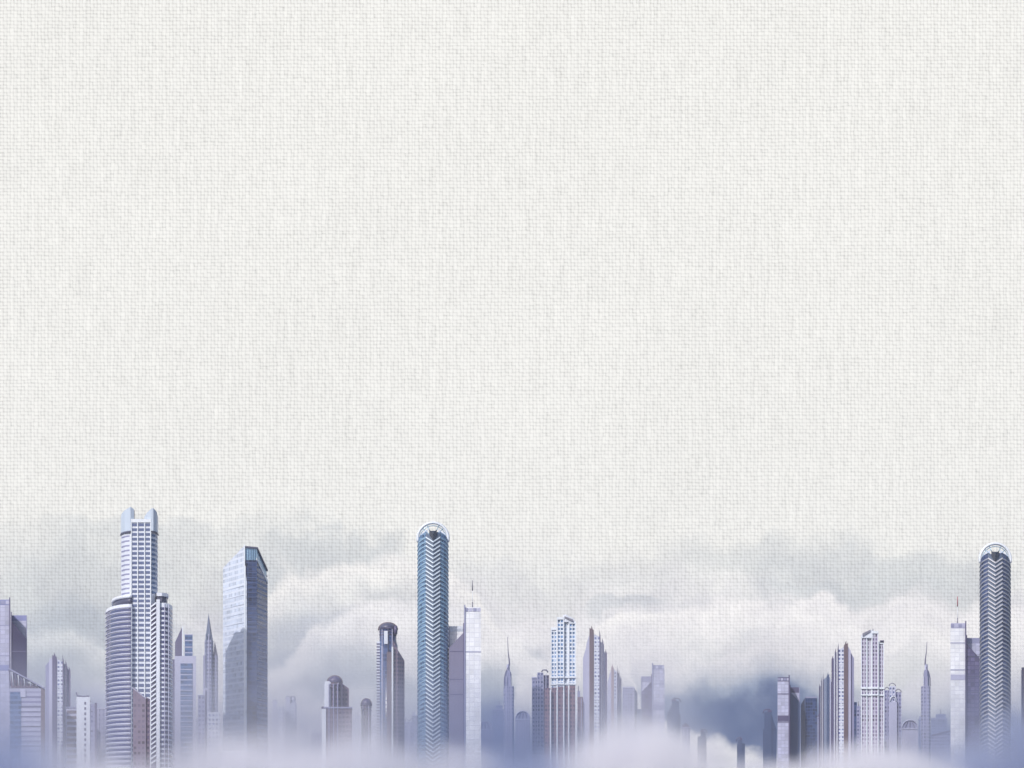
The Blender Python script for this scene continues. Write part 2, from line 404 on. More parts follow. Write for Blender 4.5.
# ---- pointed tower: a bright gridded face, a dark stripe to the highest point, stepped fins on one flank and a slope on the other
def pointed(label, a, b, top, D, steps, mirror=False, grid=G_WHITE, stripe=BROWN, side=LAV, finm=PURP, rows=True, low=1.0):
    t = Bld('pointed_tower', label, 'tower', (a+b)/2, D, 'towers with stepped pointed roofs')
    w = b-a
    def q(f): return a + w*f if not mirror else b - w*f
    def bx(name, f0, f1, ta, tb, mat, d0, d1):
        p0, p1 = q(f0), q(f1)
        if p0 > p1: p0, p1, ta, tb = p1, p0, tb, ta
        return t.box(name, p0, p1, (top+ta*low, top+tb*low), None, mat, d0, d1)
    # f runs from the low flank (0) over the stripe to the far slope (1)
    s0, s1, s2, s3 = steps
    bx('flank', .02, .12, s0+2, s0-1, side, 3, 16)
    bx('fin', .0, .07, s0+1, s0-3, finm, 2, 4.5)
    bx('flank', .12, .28, s1+2, s1-1, WHITE, 1.5, 18)
    bx('fin', .15, .20, s1+0, s1-4.5, finm, .5, 2)
    gw = bx('window_wall', .28, .55, s2+3, s2, grid, 0, 20)
    bx('fin', .27, .32, s2+2, s2-4.5, finm, -.6, .6)
    bx('stripe', .55, .73, 2, 0, stripe, -.5, 19)
    bx('spike', .60, .66, 0, -3, stripe, 3, 6)
    bx('side_wall', .73, .86, s3*.25, s3*.6, LAVL, .6, 18)
    bx('side_wall', .86, 1.0, s3*.7, s3*1.15, side, 3, 18)
    if rows:
        x0, x1 = sorted((q(.30), q(.54)))
        t.rows('floor_band', [(x0, 0), (x1, 0)], top+s2+6, 756, 3.4, .8, FIN, .12)
    return t

# ---- residential tower of white framed bays with window columns, an ornate collar and a lower wing
def bays(label, cols, D, collar, mirror_wing, lower, grid, frame=FIN, roof=None, crown=None, group=None):
    a, b = cols[0][0], cols[-1][1]
    t = Bld('residential_tower', label, 'tower', (a+b)/2, D, 'white framed residential towers')
    for i, (x0, x1, tp, dp) in enumerate(cols):
        bay = t.box('bay', x0+.5, x1-.5, tp+1.5, None, grid, dp, dp+18)
        t.box('bay_frame', x0, x0+.9, tp, None, frame, dp-.8, dp+.8, bay); t.box('bay_frame', x1-.9, x1, tp, None, frame, dp-.8, dp+.8, bay)
        t.box('bay_cap', x0+.1, x1-.1, tp-.8, tp+1.6, frame, dp-1.0, dp+18.5, bay)
        t.box('collar', x0-.2, x1+.2, collar-.9, collar+.9, frame, dp-1.6, dp+1, bay)
        t.box('collar', x0-.2, x1+.2, collar+6.2, collar+7.6, frame, dp-1.5, dp+1, bay)
        if x1-x0 > 4: t.box('mullion', (x0+x1)/2-.25, (x0+x1)/2+.25, tp+2, None, frame, dp-.3, dp+.2, bay)
    if roof: t.prism('roof_plate', *roof)
    return t

# ---- round crowned tower
def crowned(label, a, b, top, D, core, edge=None, right=None, base=None, mat=G_PURP, light=WHITE, cat='tower'):
    t = Bld('round_crowned_tower', label, cat, (a+b)/2, D, 'towers with a round crown')
    c0, c1 = core; rr = (c1-c0)/2*t.sc; arc = t.arc(c0, c1, rr, 12)
    back = [(c1, rr*2), (c0, rr*2)]
    t.prism('core', arc+back, top+6, None, mat, smooth=True)
    # dome crown: stacked shrinking rings
    bm = bmesh.new(); cx = (t.p(c0, rr)[0]+t.p(c1, rr)[0])/2; prev = None
    for i in range(6):
        an = R(90*i/6); r_ = rr*1.04*math.cos(an)+.05; z = t.z(top+6)+ (6.2*t.sc)*math.sin(an)
        ring = [bm.verts.new((cx+r_*math.cos(2*math.pi*k/20), rr+r_*math.sin(2*math.pi*k/20), z)) for k in range(20)]
        if prev:
            for k in range(20): bm.faces.new((prev[k], prev[(k+1)%20], ring[(k+1)%20], ring[k]))
        else: bm.faces.new(ring)
        prev = ring
    bm.faces.new(prev); link_mesh('dome', bm, SLATE if mat is G_NAVY else PURP, t.root, True)
    hoop = [(cx+rr*1.12*math.cos(R(k)), rr-.4, t.z(top+6.5)+6.8*t.sc*math.sin(R(k))) for k in range(-8, 189, 14)]
    link_mesh('crown_hoop', tube_bm(hoop, .09*rr), BROWN, t.root, True)
    n = 5
    for i in range(n):
        f = (i+.5)/n; q = arc[int(f*12)]
        t.box('pilaster', q[0]-.35, q[0]+.35, top+7, None, LAVL if i % 2 else SLATE, q[1]-.7, q[1]+.6)
    t.rows('crown_ring', arc, top+5.5, top+13, 3.0, .9, PURP, .5)
    return t

# ---------- far left pair
slab('pale slab tower cut by the left edge of the picture, blue cap band', -9, 10, 599, 1250, 1, wall=LAVL, cap=PERI)
diagonal('dark block with a pale triangular roof corner right beside the left edge slab', 11, 26.6, 613, 1190, 1, dark=solid('night_purple_glass', (.04,.035,.09), .7, spec=.15))

t = Bld('lattice_roof_block', 'low office block with a sloping lattice canopy below the dark diagonal tower at left', 'building', 27, 1120)
t.box('wall', 9, 41, 688, None, G_BAND, 0, 18); t.box('corner_pier', 41, 45, 687, None, BROWN, -.4, 18)
t.box('upper_storey', 11, 38, (678, 686), 688, G_PURP, 2, 14)
cn = t.prism('canopy', [(8, -2), (45, -2), (44, 14), (9, 14)], [667.6, 688, 688, 667.6], [669, 689.4, 689.4, 669], LAV)
for i in range(12): t.rod('lattice_bar', (9+i*3, -1.5, 670+i*1.65), (10.5+i*2.9, -1, 686), .35, FIN if i % 2 else PURP, cn)
t.rows('floor_band', [(20, 0), (40.5, 0)], 709, 766, 4.9, 2.2, LAVL, .3)
t.box('glass_bay', 10, 21, 692, None, G_BLUE, -.5, 1)
t.prism('round_sign_disc', [(23+2.6*math.cos(R(k)), -.6) for k in (180, 0)]+[(25.6, -.2), (20.4, -.2)], [689, 689, 689, 689], [697, 697, 697, 697], LAVL)

pointed('slim purple tower with a needle tip standing alone near the left edge', 45.5, 70.5, 655, 1180, (14, 9, 4, 9), mirror=True, grid=G_WHITE, stripe=PURP)
t = Bld('apartment_block', 'short block with dark ribbon windows between the needle tipped tower and a white block', 'building', 71.5, 1150)
t.box('wall', 66, 77, 708, None, LAVL, 0, 14); t.rows('ribbon_window', [(67, 0), (76.5, 0)], 710.5, 765, 5.6, 3.0, BROWN, .2)
t.box('parapet', 65.6, 77.3, 706.8, 708, LAV, -.6, 14.5)
t = Bld('apartment_block', 'white stepped block with a hooked roof rail, left of the ribbed tower', 'building', 86, 1130)
t.box('wall', 76.5, 90, 697, None, WHITE, 0, 16); t.box('side_wing', 90, 96, 704, None, G_LAV, .5, 15); t.box('edge_fin', 94.8, 97, 703, None, PURP, 0, 10)
t.rod('roof_rail', (76, 1, 692.5), (90, 1, 702), .55, PURP, mid=[(77.5, 1, 696), (83, 1, 696.4), (88.5, 1, 696)])
for i in range(12):
    t.box('window', 84.3, 86, 702+i*5.2, 704.6+i*5.2, PURP, -.2, .1); t.box('window', 90.5, 93.5, 707+i*5.2, 709.4+i*5.2, LAV, .3, .6)
t = Bld('office_block', 'plain lavender block hiding behind the left drum of the ribbed tower', 'building', 103, 1170)
t.box('wall', 97, 112, 709, None, G_LAV, 0, 18); t.box('parapet', 96.7, 112, 707.8, 709.3, LAVL, -.5, 18)
for i in range(3): t.box('pilaster', 98+i*3.6, 99+i*3.6, 709.5, None, LAVL, -.4, .2)

# ---------- twin-horned ribbed tower
t = Bld('ribbed_drum_tower', 'tallest white tower with two curved crown horns above round ribbed shoulders', 'skyscraper', 139, 1000)
HORN = solid('pale_blue_shell', (.50,.58,.70), .35)
BANDG = solid('violet_blue_glass', (.075,.085,.20), .15)
sh = [(121,12),(122,7),(125,3),(131,0),(151,0),(155,3),(157.2,7),(157.6,13),(154,24),(126,24)]
t.prism('shaft', sh, 519, None, WHITE)
t.prism('bay_recess', [(131.6,-.25),(150.6,-.25),(150.6,.2),(131.6,.2)], 522.5, None, WHITE)
lh = t.prism('crown_horn', [(120.6,12),(121.6,6.5),(124.8,2.4),(130.5,-.9),(134,.5),(134,6),(130,11)], [514.5,512,509.5,507,509,510,512.5], 531, HORN)
t.strip('crown_rim', [(120.4,12),(121.5,6.3),(124.7,2.2),(130.5,-1.1)], 531, 1.6, SLATE, .25, lh)
rh = t.prism('crown_horn', [(144.4,4),(147,1),(151.5,-.9),(153.4,-.9),(156.8,3.5),(158.2,12),(150,12)], [515.5,512.5,508.6,508.2,511,514,514.5], 531, HORN)
t.strip('crown_rim', [(152.8,-1),(156.9,3.5),(158.4,12)], 531, 1.6, SLATE, .25, rh)
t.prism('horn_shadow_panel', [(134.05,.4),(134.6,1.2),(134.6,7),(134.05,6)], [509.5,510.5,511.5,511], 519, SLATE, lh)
t.box('roof_plant', 134.8, 144, 518.4, 519.2, LAV, 4, 14)
t.box('head_beam', 131, 151, 519.2, 522.6, FIN, -.9, .4)
for cx in (131.2, 137.6, 144.6, 150.6): t.box('mullion', cx-.45, cx+.45, 522.6, None, FIN, -.8, -.2)
WIN = solid('tinted_window_glass', (.10,.13,.26), .15)
WN = [0]; rest = bmesh.new()
y = 523.6; k = 0
while y < 762:
    for (x0, x1) in ((132.2, 136.9), (138.3, 143.9), (145.4, 149.9)):
        if WN[0] < 99: t.box('window', x0, x1, y, y+2.7, WIN, -.42, -.2); WN[0] += 1
        else:
            P = [t.p(x0,-.42), t.p(x1,-.42), t.p(x1,-.2), t.p(x0,-.2)]; prism_bm(P, [t.z(y+3.1)]*4, [t.z(y)]*4, rest)
    y += 4.75 if y < 610 else 5.0; k += 1
o = link_mesh('window', rest, WIN, t.root); o['kind'] = 'stuff'
t.rows('side_window', [(121.6,7.4),(124.9,3.2),(129.6,.8)], 535, 598, 4.75, 1.6, LAV, .15)
t.rows('side_window', [(151.6,.2),(155,3),(157.2,7),(157.6,12)], 534, 592, 4.75, 2.2, BLUE, .2)
dr = 26*t.sc
La = [(132-26*math.sin(R(a)), 2.0*dr*(1-math.cos(R(a)))-3) for a in range(90, -1, -9)]
t.prism('shoulder_drum', La+[(132,50),(108,50)], 604.5, None, WHITE, smooth=True)
Lb = [(132-19*math.sin(R(a)), dr*1.5*(1-math.cos(R(a)))-1) for a in range(90, -1, -10)]
t.prism('upper_drum', Lb+[(132,44),(114,44)], 597.5, 605, SLATE, smooth=True)
t.prism('drum_roof', [(132-20.5*math.sin(R(a)), dr*1.6*(1-math.cos(R(a)))-1.5) for a in range(90, -1, -10)]+[(132,46),(112,46)], 595, 598.2, WHITE, smooth=True)
t.rows('window_band', La[:-1]+[(131,-3)], 609, 766, 4.65, 2.5, BANDG, .12)
t.rows('balcony_edge', La[:-1]+[(131,-3)], 607.4, 766, 4.65, .8, LAVL, .5)
Ra = [(157,-2),(163,-1.6)]+[(163+9.6*math.sin(R(a)), 26*(1-math.cos(R(a)))-1.6) for a in range(15, 91, 15)]
t.prism('shoulder_drum', Ra+[(170,40),(157,40)], 603, None, WHITE, smooth=True)
t.prism('upper_drum', [(157,1),(162,1),(166,4),(167.5,10),(165,24),(157,24)], 595, 603, SLATE)
t.prism('drum_roof', [(156.5,0),(162,0),(167,3),(168.6,10),(166,25),(157,25)], 592.6, 596, WHITE)
t.rows('window_band', [(160.4,-2),(163,-1.6)]+Ra[2:-1], 607.5, 766, 4.75, 2.7, BANDG, .14)
for px_ in (164.6, 168.6): t.box('pilaster', px_-.35, px_+.35, 604, None, LAVL, -1.9, 1)
t.box('pilaster', 156.3, 159.8, 600, None, WHITE, -3.2, 0)
t.rows('chevron_fin', [(151.2,-.6),(153.6,-1.4),(156,-2.6)], 606, 766, 4.75, 1.5, FIN, .3, dz=[0,1.6,3.4])
t.box('chevron_backing', 151.0, 156.3, 604, None, PURP, -.5, 1)
t = Bld('annex_block', 'brown annex with a sloping glass roof at the foot of the ribbed tower', 'building', 150, 950)
t.box('front_wall', 133, 146, (687, 698), None, facade('muted_brown_grid', (.19,.16,.23), (.15,.13,.20), 2.8, 3.6, .6, .5), 0, 12); t.box('side_wing', 146, 150, (697, 699), None, G_PURP, 1, 14)
t.strip('roof_edge', [(132, 0), (146, 0)], 687, .8, LAVL, .5, dz=[0, -11])

# ---------- horned tower behind, right of the ribbed tower
t = Bld('frame_tower', 'framed tower with a dark pointed roof fin, just right of the ribbed drum tower', 'tower', 185, 1260)
t.box('wall', 174.6, 196, 656, None, LAVL, 0, 20); t.box('side_slab', 171, 174.6, 659, None, PURP, 2, 20)
t.box('glass_wall', 180.5, 192.5, 663.5, None, G_BLUE, -.4, 1)
t.prism('roof_fin', [(175,2),(182,2),(182,6),(175,6)], [642,627,627,642], 655.5, PURP)
t.box('fin_edge', 182, 183.3, 626.5, 656, FIN, 1.5, 6.5)
gb = t.box('glass_box', 184.8, 192.6, 634, 656, G_BLUE, 1, 12)
for yy in (634, 640, 646.5, 652): t.strip('floor_band', [(184.4, 1), (193, 1)], yy, 1.0, LAVL, .3, gb)
t.rows('floor_band', [(180.5,-.4),(192.5,-.4)], 669, 764, 5.2, .9, LAVL, .15)
t = Bld('spired_tower', 'dark gothic spire with a lower second pinnacle between two glass towers', 'tower', 210, 1380)
def pyr(t, name, pts, apex, py, apex_py, mat, bot=None):
    P = [t.p(*q) for q in pts]; bm = bmesh.new(); zb = t.z(py)
    lo = [bm.verts.new((x, y, zb)) for x, y in P]; A = t.p(*apex); ap = bm.verts.new((A[0], A[1], t.z(apex_py)))
    for i in range(len(lo)): bm.faces.new((lo[i], lo[(i+1)%len(lo)], ap))
    bm.faces.new(lo); return link_mesh(name, bm, mat, t.root)
t.prism('shaft', [(204.6,6),(207,0),(211,0),(213.4,6),(211,12),(207,12)], 640, None, G_LAV)
pyr(t, 'spire', [(205.2,6),(207.2,1),(210.8,1),(213,6),(211,11),(207,11)], (208.6,6), 640.2, 612.5, DEEP)
for q in (206, 208.7, 211.6): t.box('rib', q-.35, q+.35, 634, None, DEEP if q != 208.7 else LAVL, -.6, .2)
t.prism('side_shaft', [(213.2,7),(214,3),(216.4,3),(218,8),(216,12)], 655, None, G_LAV)
pyr(t, 'pinnacle', [(213.2,7),(214,3),(216.4,3),(217.8,8),(216,12)], (214.8,6), 655.2, 640, PURP)
t.box('side_wing', 203.2, 205.4, 655, None, LAV, 3, 12)
t = Bld('apartment_block', 'slim pale block with a notched top in front of the gothic spire', 'building', 204, 1180)
t.box('wall', 198, 205, 695, None, G_LAV, 0, 14); t.box('wall_stub', 203, 208, 688, None, LAVL, 1, 14); t.box('side_wing', 208, 220, 712, None, G_WHITE, 0, 14)
t.box('pilaster', 205.4, 206.2, 690, None, PURP, .2, 1.2); t.box('parapet', 197.7, 203, 694, 695, FIN, -.4, 14)

# ---------- glass tower: sunlit pale and shaded navy sides put into the face colours
t = Bld('slanted_glass_tower', 'broad glass tower with a sloping top, pale left face and dark navy right face', 'skyscraper', 246, 1080)
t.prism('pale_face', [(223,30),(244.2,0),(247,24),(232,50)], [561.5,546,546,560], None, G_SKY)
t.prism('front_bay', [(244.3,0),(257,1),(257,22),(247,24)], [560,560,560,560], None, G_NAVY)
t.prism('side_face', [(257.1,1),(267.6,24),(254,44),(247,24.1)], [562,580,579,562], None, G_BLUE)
cr = t.prism('crown', [(244.6,.6),(257,1.4),(266.6,22),(247,24)], [546,547,565,560], [560,560.5,579,566], STEEL)
t.prism('crown_beam', [(256.9,.4),(267.9,23.4),(267.2,24.4),(256.2,1.4)], [557.8,575.5,575.5,557.8], [560,579,579,560], FIN, cr)
t.strip('crown_rim', [(244.3,-.1),(257.2,.6),(267.4,22)], 546, 1.6, SLATE, .5, cr, dz=[0,-1,-19])
for i in range(5): t.box('mullion', 246+i*2.2, 246.4+i*2.2, 547.5, 560, BLUE, .2, .8, cr)
t.prism('corner_fin', [(243.7,-.9),(245,-.9),(245,.6),(243.7,.6)], 545, 566, FIN)
t.prism('corner_fin', [(243.9,-.9),(245.6,-.9),(245.6,.5),(243.9,.5)], 566, None, FIN)
t.prism('chamfer', [(244.4,-.55),(246.8,-.55),(246.8,0),(244.4,0)], [562,582,582,562], None, G_SKY)
t.rows('floor_band', [(223,30),(243.8,0)], 585, 765, 9.2, .8, solid('pale_glass_joint', (.60,.65,.77), .3), .1)
t.rows('floor_band', [(257.4,1.5),(267.4,23.6)], 571, 765, 4.4, .9, solid('blue_joint', (.09,.13,.27), .3), .15)
t.rows('spandrel', [(247,0),(257,1)], 566, 765, 4.4, .9, solid('navy_joint', (.06,.08,.17), .3), .15)
t = Bld('podium_block', 'low glazed podium against the foot of the broad two-tone glass tower', 'building', 234, 1040)
t.box('wall', 219, 246, 752, None, G_WHITE, 0, 16); t.strip('roof_edge', [(219,0),(246,0)], 751, 1.4, FIN, .4)

# ---------- pale blocks
for (a, b, tp, lab, D) in ((272.5, 285, 701, 'ghostly white block with a short corner turret, right of the two-tone glass tower', 1400),
                           (285.5, 297, 697, 'faint white block with a small round roof lantern, second right of the two-tone glass tower', 1420)):
    t = Bld('apartment_block', lab, 'building', (a+b)/2, D, 'faint white blocks in the mist')
    t.box('wall', a, b, tp+6, None, G_WHITE, 0, 16); t.box('stair_tower', a+.4, a+4.6, tp+.5, None, LAVL, -.8, 14)
    t.box('edge_fin', b-2.2, b-1, tp+5, None, LAV, -.7, .5); t.rod('roof_arch', (a-.2, 1, tp+2), (a+5, 1, tp+1.5), .5, LAV, mid=[(a+1.5, 1, tp-.8), (a+3.5, 1, tp-1)])
    if a > 280:
        lan = t.prism('roof_lantern', [(a+7.4+2.8*math.sin(R(k)), 5-3*math.cos(R(k))) for k in range(0, 360, 36)], tp-.5, tp+6, LAVL, smooth=True)
        t.rod('lantern_ring', (a+4.6, 2, tp+2), (a+10.2, 2, tp+2), .4, PURP, lan, mid=[(a+6, 2, tp-.6), (a+8.8, 2, tp-.6)])
t = Bld('apartment_block', 'low block with a tiny open roof gable, left of the stepped purple tower', 'building', 316, 1380)
t.box('wall', 311, 321.5, 733, None, G_LAV, 0, 14); t.rod('roof_gable', (312, 2, 733), (321.5, 2, 733), .4, LAVL, mid=[(318.5, 2, 726.5)]); t.box('parapet', 310.6, 321.8, 732, 733.4, LAVL, -.4, 14.2)
for i in range(4): t.box('pilaster', 311.6+i*2.6, 312.3+i*2.6, 734, None, LAVL, -.4, .2)

# stepped purple tower
t = crowned('purple stepped tower with a round crown and broad shoulders, left of the domed tower', 322, 352, 675.5, 1090, (328, 341.5), mat=G_PURP)
t.box('left_wall', 324.5, 331, 681, None, WHITE, 1, 14); t.box('right_shoulder', 341, 349, (682.5, 688), None, G_PURP, 3, 20)
t.box('lower_block', 324, 352, 708, None, G_PURP, -1.5, 20); t.box('corner_pier', 321.8, 326, 709, None, WHITE, -2.5, 10)
for q in (329, 333.5, 337.5, 342): t.box('pilaster', q-.45, q+.45, 684, None, LAV if q < 340 else PURP, -2.2, 2)
t.box('cornice', 323.5, 352.4, 707, 708.6, LAV, -2.4, 20.5)
t.prism('roof_knob', [(322.5+1.1*math.sin(R(k)), 2-1.2*math.cos(R(k))) for k in range(0, 360, 45)], 706.5, 709, PURP)
crowned('narrow purple tower with a round cap just left of the dark domed tower', 361, 371.5, 698.5, 1110, (361.5, 371.2), mat=G_PURP)

# dark domed tower
t = crowned('dark domed tower with a thin bright vertical stripe and beaded left edge', 377, 404.5, 622, 1240, (379.6, 396.4), mat=G_NAVY)
t.box('blue_wall', 380, 386, 640, None, G_BLUE, 2, 14); t.box('light_wall', 384, 388, 631, 644, WHITE, -.6, 6)
t.box('lattice_strip', 376.8, 380.4, 641, None, WHITE, 3, 10)
t.rows('lattice_bead', [(376.6,3),(380.6,3)], 643, 764, 2.9, 1.2, PURP, .35, limit=60)
t.box('light_stripe', 391.6, 393.2, 647, None, FIN, -2.2, 2); t.box('brown_wall', 386.8, 391.4, 652, None, BROWN, -1.2, 3)
t.prism('right_shoulder', [(393.2,1),(398,1),(404.5,7),(404,20),(393.2,20)], [640,650,660,660,640], None, G_PURP)
t.prism('upper_shoulder', [(393.2,4),(397.6,4),(397.6,16),(393.2,16)], [632,645,645,632], 655, DEEP)
t.rod('crown_ball', (395.6, 1, 626), (395.6, 1, 634), 1.6, PURP)
for q in (381.6, 382.9): t.box('mullion', q-.2, q+.2, 646, None, LAVL, 1.5, 2.2)
t = Bld('office_block', 'small dim block with roof pipes between the domed tower and the chevron tower', 'building', 409, 1500)
t.box('wall', 404.5, 414, 722, None, G_LAV, 0, 12); t.rod('roof_pipe', (405, 1, 722), (413.5, 1, 722), .5, PURP, mid=[(406, 1, 718.5), (409, 1, 721), (412, 1, 718)]); t.box('pilaster', 408.5, 409.4, 723, None, LAVL, -.4, .2)

# ---------- chevron towers
def chevron(label, c, top, D, side, band, finm):
    t = Bld('chevron_tower', label, 'skyscraper', c, D, 'rounded towers with chevron fins and an arched crown')
    w = 15.4; rr = w*t.sc
    L = [(c-w+ (w-7)*i/5*1.0, 0) for i in range(6)]
    def dep(px): f = min(1, abs(px-c)/w); return rr*(1-math.sqrt(max(0, 1-f*f)))
    cols = [c-w, c-14.6, c-13, c-10.5, c-7, c-3.5, c, c+3.5, c+7, c+10.5, c+13, c+14.6, c+w]
    path = [(q, dep(q)) for q in cols]
    rise = {0: 19.5, 1: 17, 2: 14.6, 3: 13, 4: 11.4, 5: 15, 6: 19.5}
    tp = [top+rise[min(i, 12-i)] for i in range(13)]
    t.prism('body', path+[(c+w-2, rr*1.9), (c-w+2, rr*1.9)], tp+[top+20, top+20], None, side)
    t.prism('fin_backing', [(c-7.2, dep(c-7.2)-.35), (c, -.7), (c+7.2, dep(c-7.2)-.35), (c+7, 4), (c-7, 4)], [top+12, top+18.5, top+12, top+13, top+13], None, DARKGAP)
    y = top+21.5; n = 0
    pl = [q for q in path if q[0] <= c-6.9]; pr = [q for q in path if q[0] >= c+6.9]
    while y < 768:
        t.strip('chevron_fin', [(c-7, dep(c-7)-.3), (c, -1.2), (c+7, dep(c-7)-.3)], y, 1.4, finm, .7, dz=[5.2, 0, 5.2])
        t.strip('floor_band', pl, y, 1.5, band, .35, dz=[-1.5, .6, 2.2, 3.6, 5.0][:len(pl)])
        t.strip('floor_band', pr, y, 1.5, band, .35, dz=[-1.5, .6, 2.2, 3.6, 5.0][:len(pr)][::-1])
        y += 4.2; n += 1
    # arched crown
    def P(px, py, dp=0): return (t.p(px, dp)[0], dp, t.z(py))
    cy = top+16
    arcp = [P(c-15.3*math.cos(R(a)), cy-15.6*math.sin(R(a)), rr*.8) for a in range(-14, 195, 8)]
    link_mesh('crown_arch', tube_bm(arcp, 1.25), FIN, t.root, True)
    arcq = [P(c-13.2*math.cos(R(a)), cy+.5-13.2*math.sin(R(a)), rr*.8) for a in range(0, 181, 9)]
    link_mesh('inner_arch', tube_bm(arcq, .35), STEEL, t.root, True)
    for a in (38, 62, 118, 142): t.rod('crown_strut', (c-1.2*math.cos(R(a)), rr*.8, top+17), (c-13.2*math.cos(R(a)), rr*.8, cy+.5-13.2*math.sin(R(a))), .35, STEEL)
    for sgn in (-1, 1):
        t.prism('crown_glass', [(c+sgn*5.2, rr*.8-.2), (c+sgn*12.6, rr*.8-.2), (c+sgn*12.6, rr*.8+.4), (c+sgn*5.2, rr*.8+.4)], [top+6.5, top+12, top+12, top+6.5], top+19, G_SKY)
    t.prism('crown_core', [(c-3.8, -1.0), (c, -2.2), (c+3.8, -1.0), (c+3.8, 3), (c-3.8, 3)], [top+9.6, top+13.6, top+9.6, top+10, top+10], [top+15, top+21, top+15, top+14, top+14], solid('ink_blue_glass', (.015,.025,.05), .3))
    return t
chevron('tall blue steel chevron ribbed tower with an arched crown near the middle of the skyline', 433, 520, 1200, G_STEEL, STEEL, solid('icy_blue_fin', (.66,.76,.86), .35))
chevron('grey green chevron ribbed tower with an arched crown near the right edge', 995.2, 541, 1200, G_NAVY, solid('lilac_grey_band', (.27,.29,.36), .4), solid('dull_aluminium', (.58,.58,.64), .4))

# ---------- pairs
diagonal('grey diagonal roofed block wedged between the middle chevron tower and the white antenna slab', 449, 464, 624, 1207, -1, dark=solid('mauve_panel', (.19,.18,.28), .5), pale=WHITE, cap=G_SKY, seams=(27, 55, 70), drop0=8, drop1=24)
slab('bright white slab with a red antenna tip right of the middle chevron tower', 464.5, 481, 606.5, 1204, -1, wall=solid('chalk_cladding', (.80,.81,.85), .5), cap=G_PANELW, edgem=LAV, seams=(45,), band=None, antenna=(472.5, GREY), bandm=LAV)
diagonal('faint small diagonal roofed block left of the lavender slab in the centre right', 641.5, 652, 675, 1650, -1, dark=PURP, pale=LAV, cap=LAV, drop0=6, drop1=17, seams=(33,))
slab('lavender slab with square cap blocks beside a faint diagonal roofed block', 652.3, 664.5, 664.5, 1640, -1, wall=LAVL, cap=LAV, edgem=LAV, seams=(19, 38), band=40, bandm=LAV, cath=5)
slab('small blue grey slab rising from dark cloud at right centre', 777.5, 789.5, 676.5, 1600, 1, wall=LAV, cap=PURP, edgem=PURP, seams=(17, 45), band=39, bandm=PURP, cath=5)
diagonal('navy diagonal roofed block hugging the small blue grey slab', 789.8, 799.5, 686, 1620, 1, dark=DEEP, pale=LAV, cap=PURP, drop0=5, drop1=16, seams=())
slab('pale lavender slab with a red antenna left of the right chevron tower', 950.5, 966, 622.5, 1330, 1, wall=WHITE, cap=LAVL, edgem=PURP, seams=(20, 47), band=52, antenna=(957.5, REDM), bandm=LAV, cath=6)
diagonal('mauve diagonal roofed block squeezed between the red antenna slab and the right chevron tower', 966.4, 982, 636, 1333, 1, dark=PURP, pale=LAVL, cap=LAV, seams=(20, 40, 56), drop0=7, drop1=25)

# ---------- needles
def needle(label, a, b, top, D, mir, m1=LAV):
    t = Bld('needle_tower', label, 'tower', (a+b)/2, D, 'slender needle spires')
    c = (a+b)/2; k = -1 if mir else 1
    t.prism('lower_shaft', [(a,6),(a+1.5,1),(b-1.5,1),(b,6),(b-2,11),(a+2,11)], 686, None, G_LAV)
    t.prism('upper_shaft', [(a+1+ (0 if k>0 else 1.5),6),(c-1.5,2),(c+1.5,2),(b-1-(1.5 if k>0 else 0),6),(c,10)], [674,670,670,674,672], 686, m1)
    t.prism('neck', [(c-k*.5-1.6,5),(c-k*.5,3),(c-k*.5+1.6,5),(c-k*.5,7)], 664, 673, LAVL)
    t.rod('needle', (c-k*.4, 5, 668), (c-k*1.2, 5, top), 1.0, PURP, r2=.25, mid=[(c+k*.6, 5, 664), (c+k*.4, 5, 659), (c-k*.6, 5, 652)])
    t.rod('curved_rib', (c-k*.4, 2, 667), (c-k*4.6, 2, 686), .45, PURP, mid=[(c-k*3, 2, 672), (c-k*4.4, 2, 678)])
    for q in (-2, 1.5): t.box('pilaster', c+q-.3, c+q+.3, 676, None, LAVL, .4, 1.4)
    return t
needle('thin needle spire standing alone right of the white antenna slab', 503.5, 514, 637, 1500, False)
needle('thin needle spire standing alone left of the red antenna slab', 921, 930.5, 642, 1500, True)

def arched_hall(label, a, b, top, D, mat=LAV):
    t = Bld('arched_hall', label, 'building', (a+b)/2, D, 'low halls with arched roofs')
    t.box('wall', a, b, top+8, None, mat, 0, 16); c = (a+b)/2; w = (b-a)/2
    t.prism('arched_roof', [(c-w*math.cos(R(k)), 0) for k in range(0, 181, 15)]+[(b, 14), (a, 14)], [top+8-7.4*math.sin(R(k)) for k in range(0, 181, 15)]+[top+7.9]*2, top+8.2, LAV)
    arcp = [(t.p(c-w*math.cos(R(k)), -1)[0], -1, t.z(top+8-8*math.sin(R(k)))) for k in range(0, 181, 15)]
    link_mesh('roof_truss', tube_bm(arcp, .5), LAVL, t.root, True)
    for i in range(3): t.rod('truss_bar', (c-w*.6+i*w*.6, -.8, top+8), (c-w*.3+i*w*.3, -.8, top+1.6), .4, PURP)
    n = int((b-a)//2.4)
    for i in range(n): t.box('column', a+.4+i*2.4, a+1.1+i*2.4, top+9.4, None, LAVL, -.6, .2)
    t.strip('eave', [(a-.4, 0), (b+.4, 0)], top+7.8, 1.3, LAVL, 1.0)
    return t
arched_hall('arched hall roof showing dimly through blue mist just right of the middle needle spire', 515.5, 530, 711, 1550)
arched_hall('small arched hall at the foot of the white antenna slab', 478, 492, 721, 1560)
arched_hall('small arched hall with a pale roof truss left of the right needle spire', 902, 918, 720, 1450, LAVL)
t = Bld('low_terminal', 'long low roof sloping up to the foot of the right needle spire', 'building', 940, 1600)
t.prism('wall', [(929,0),(954,0),(953,30),(930,30)], [735,729,729,735], None, G_LAV)
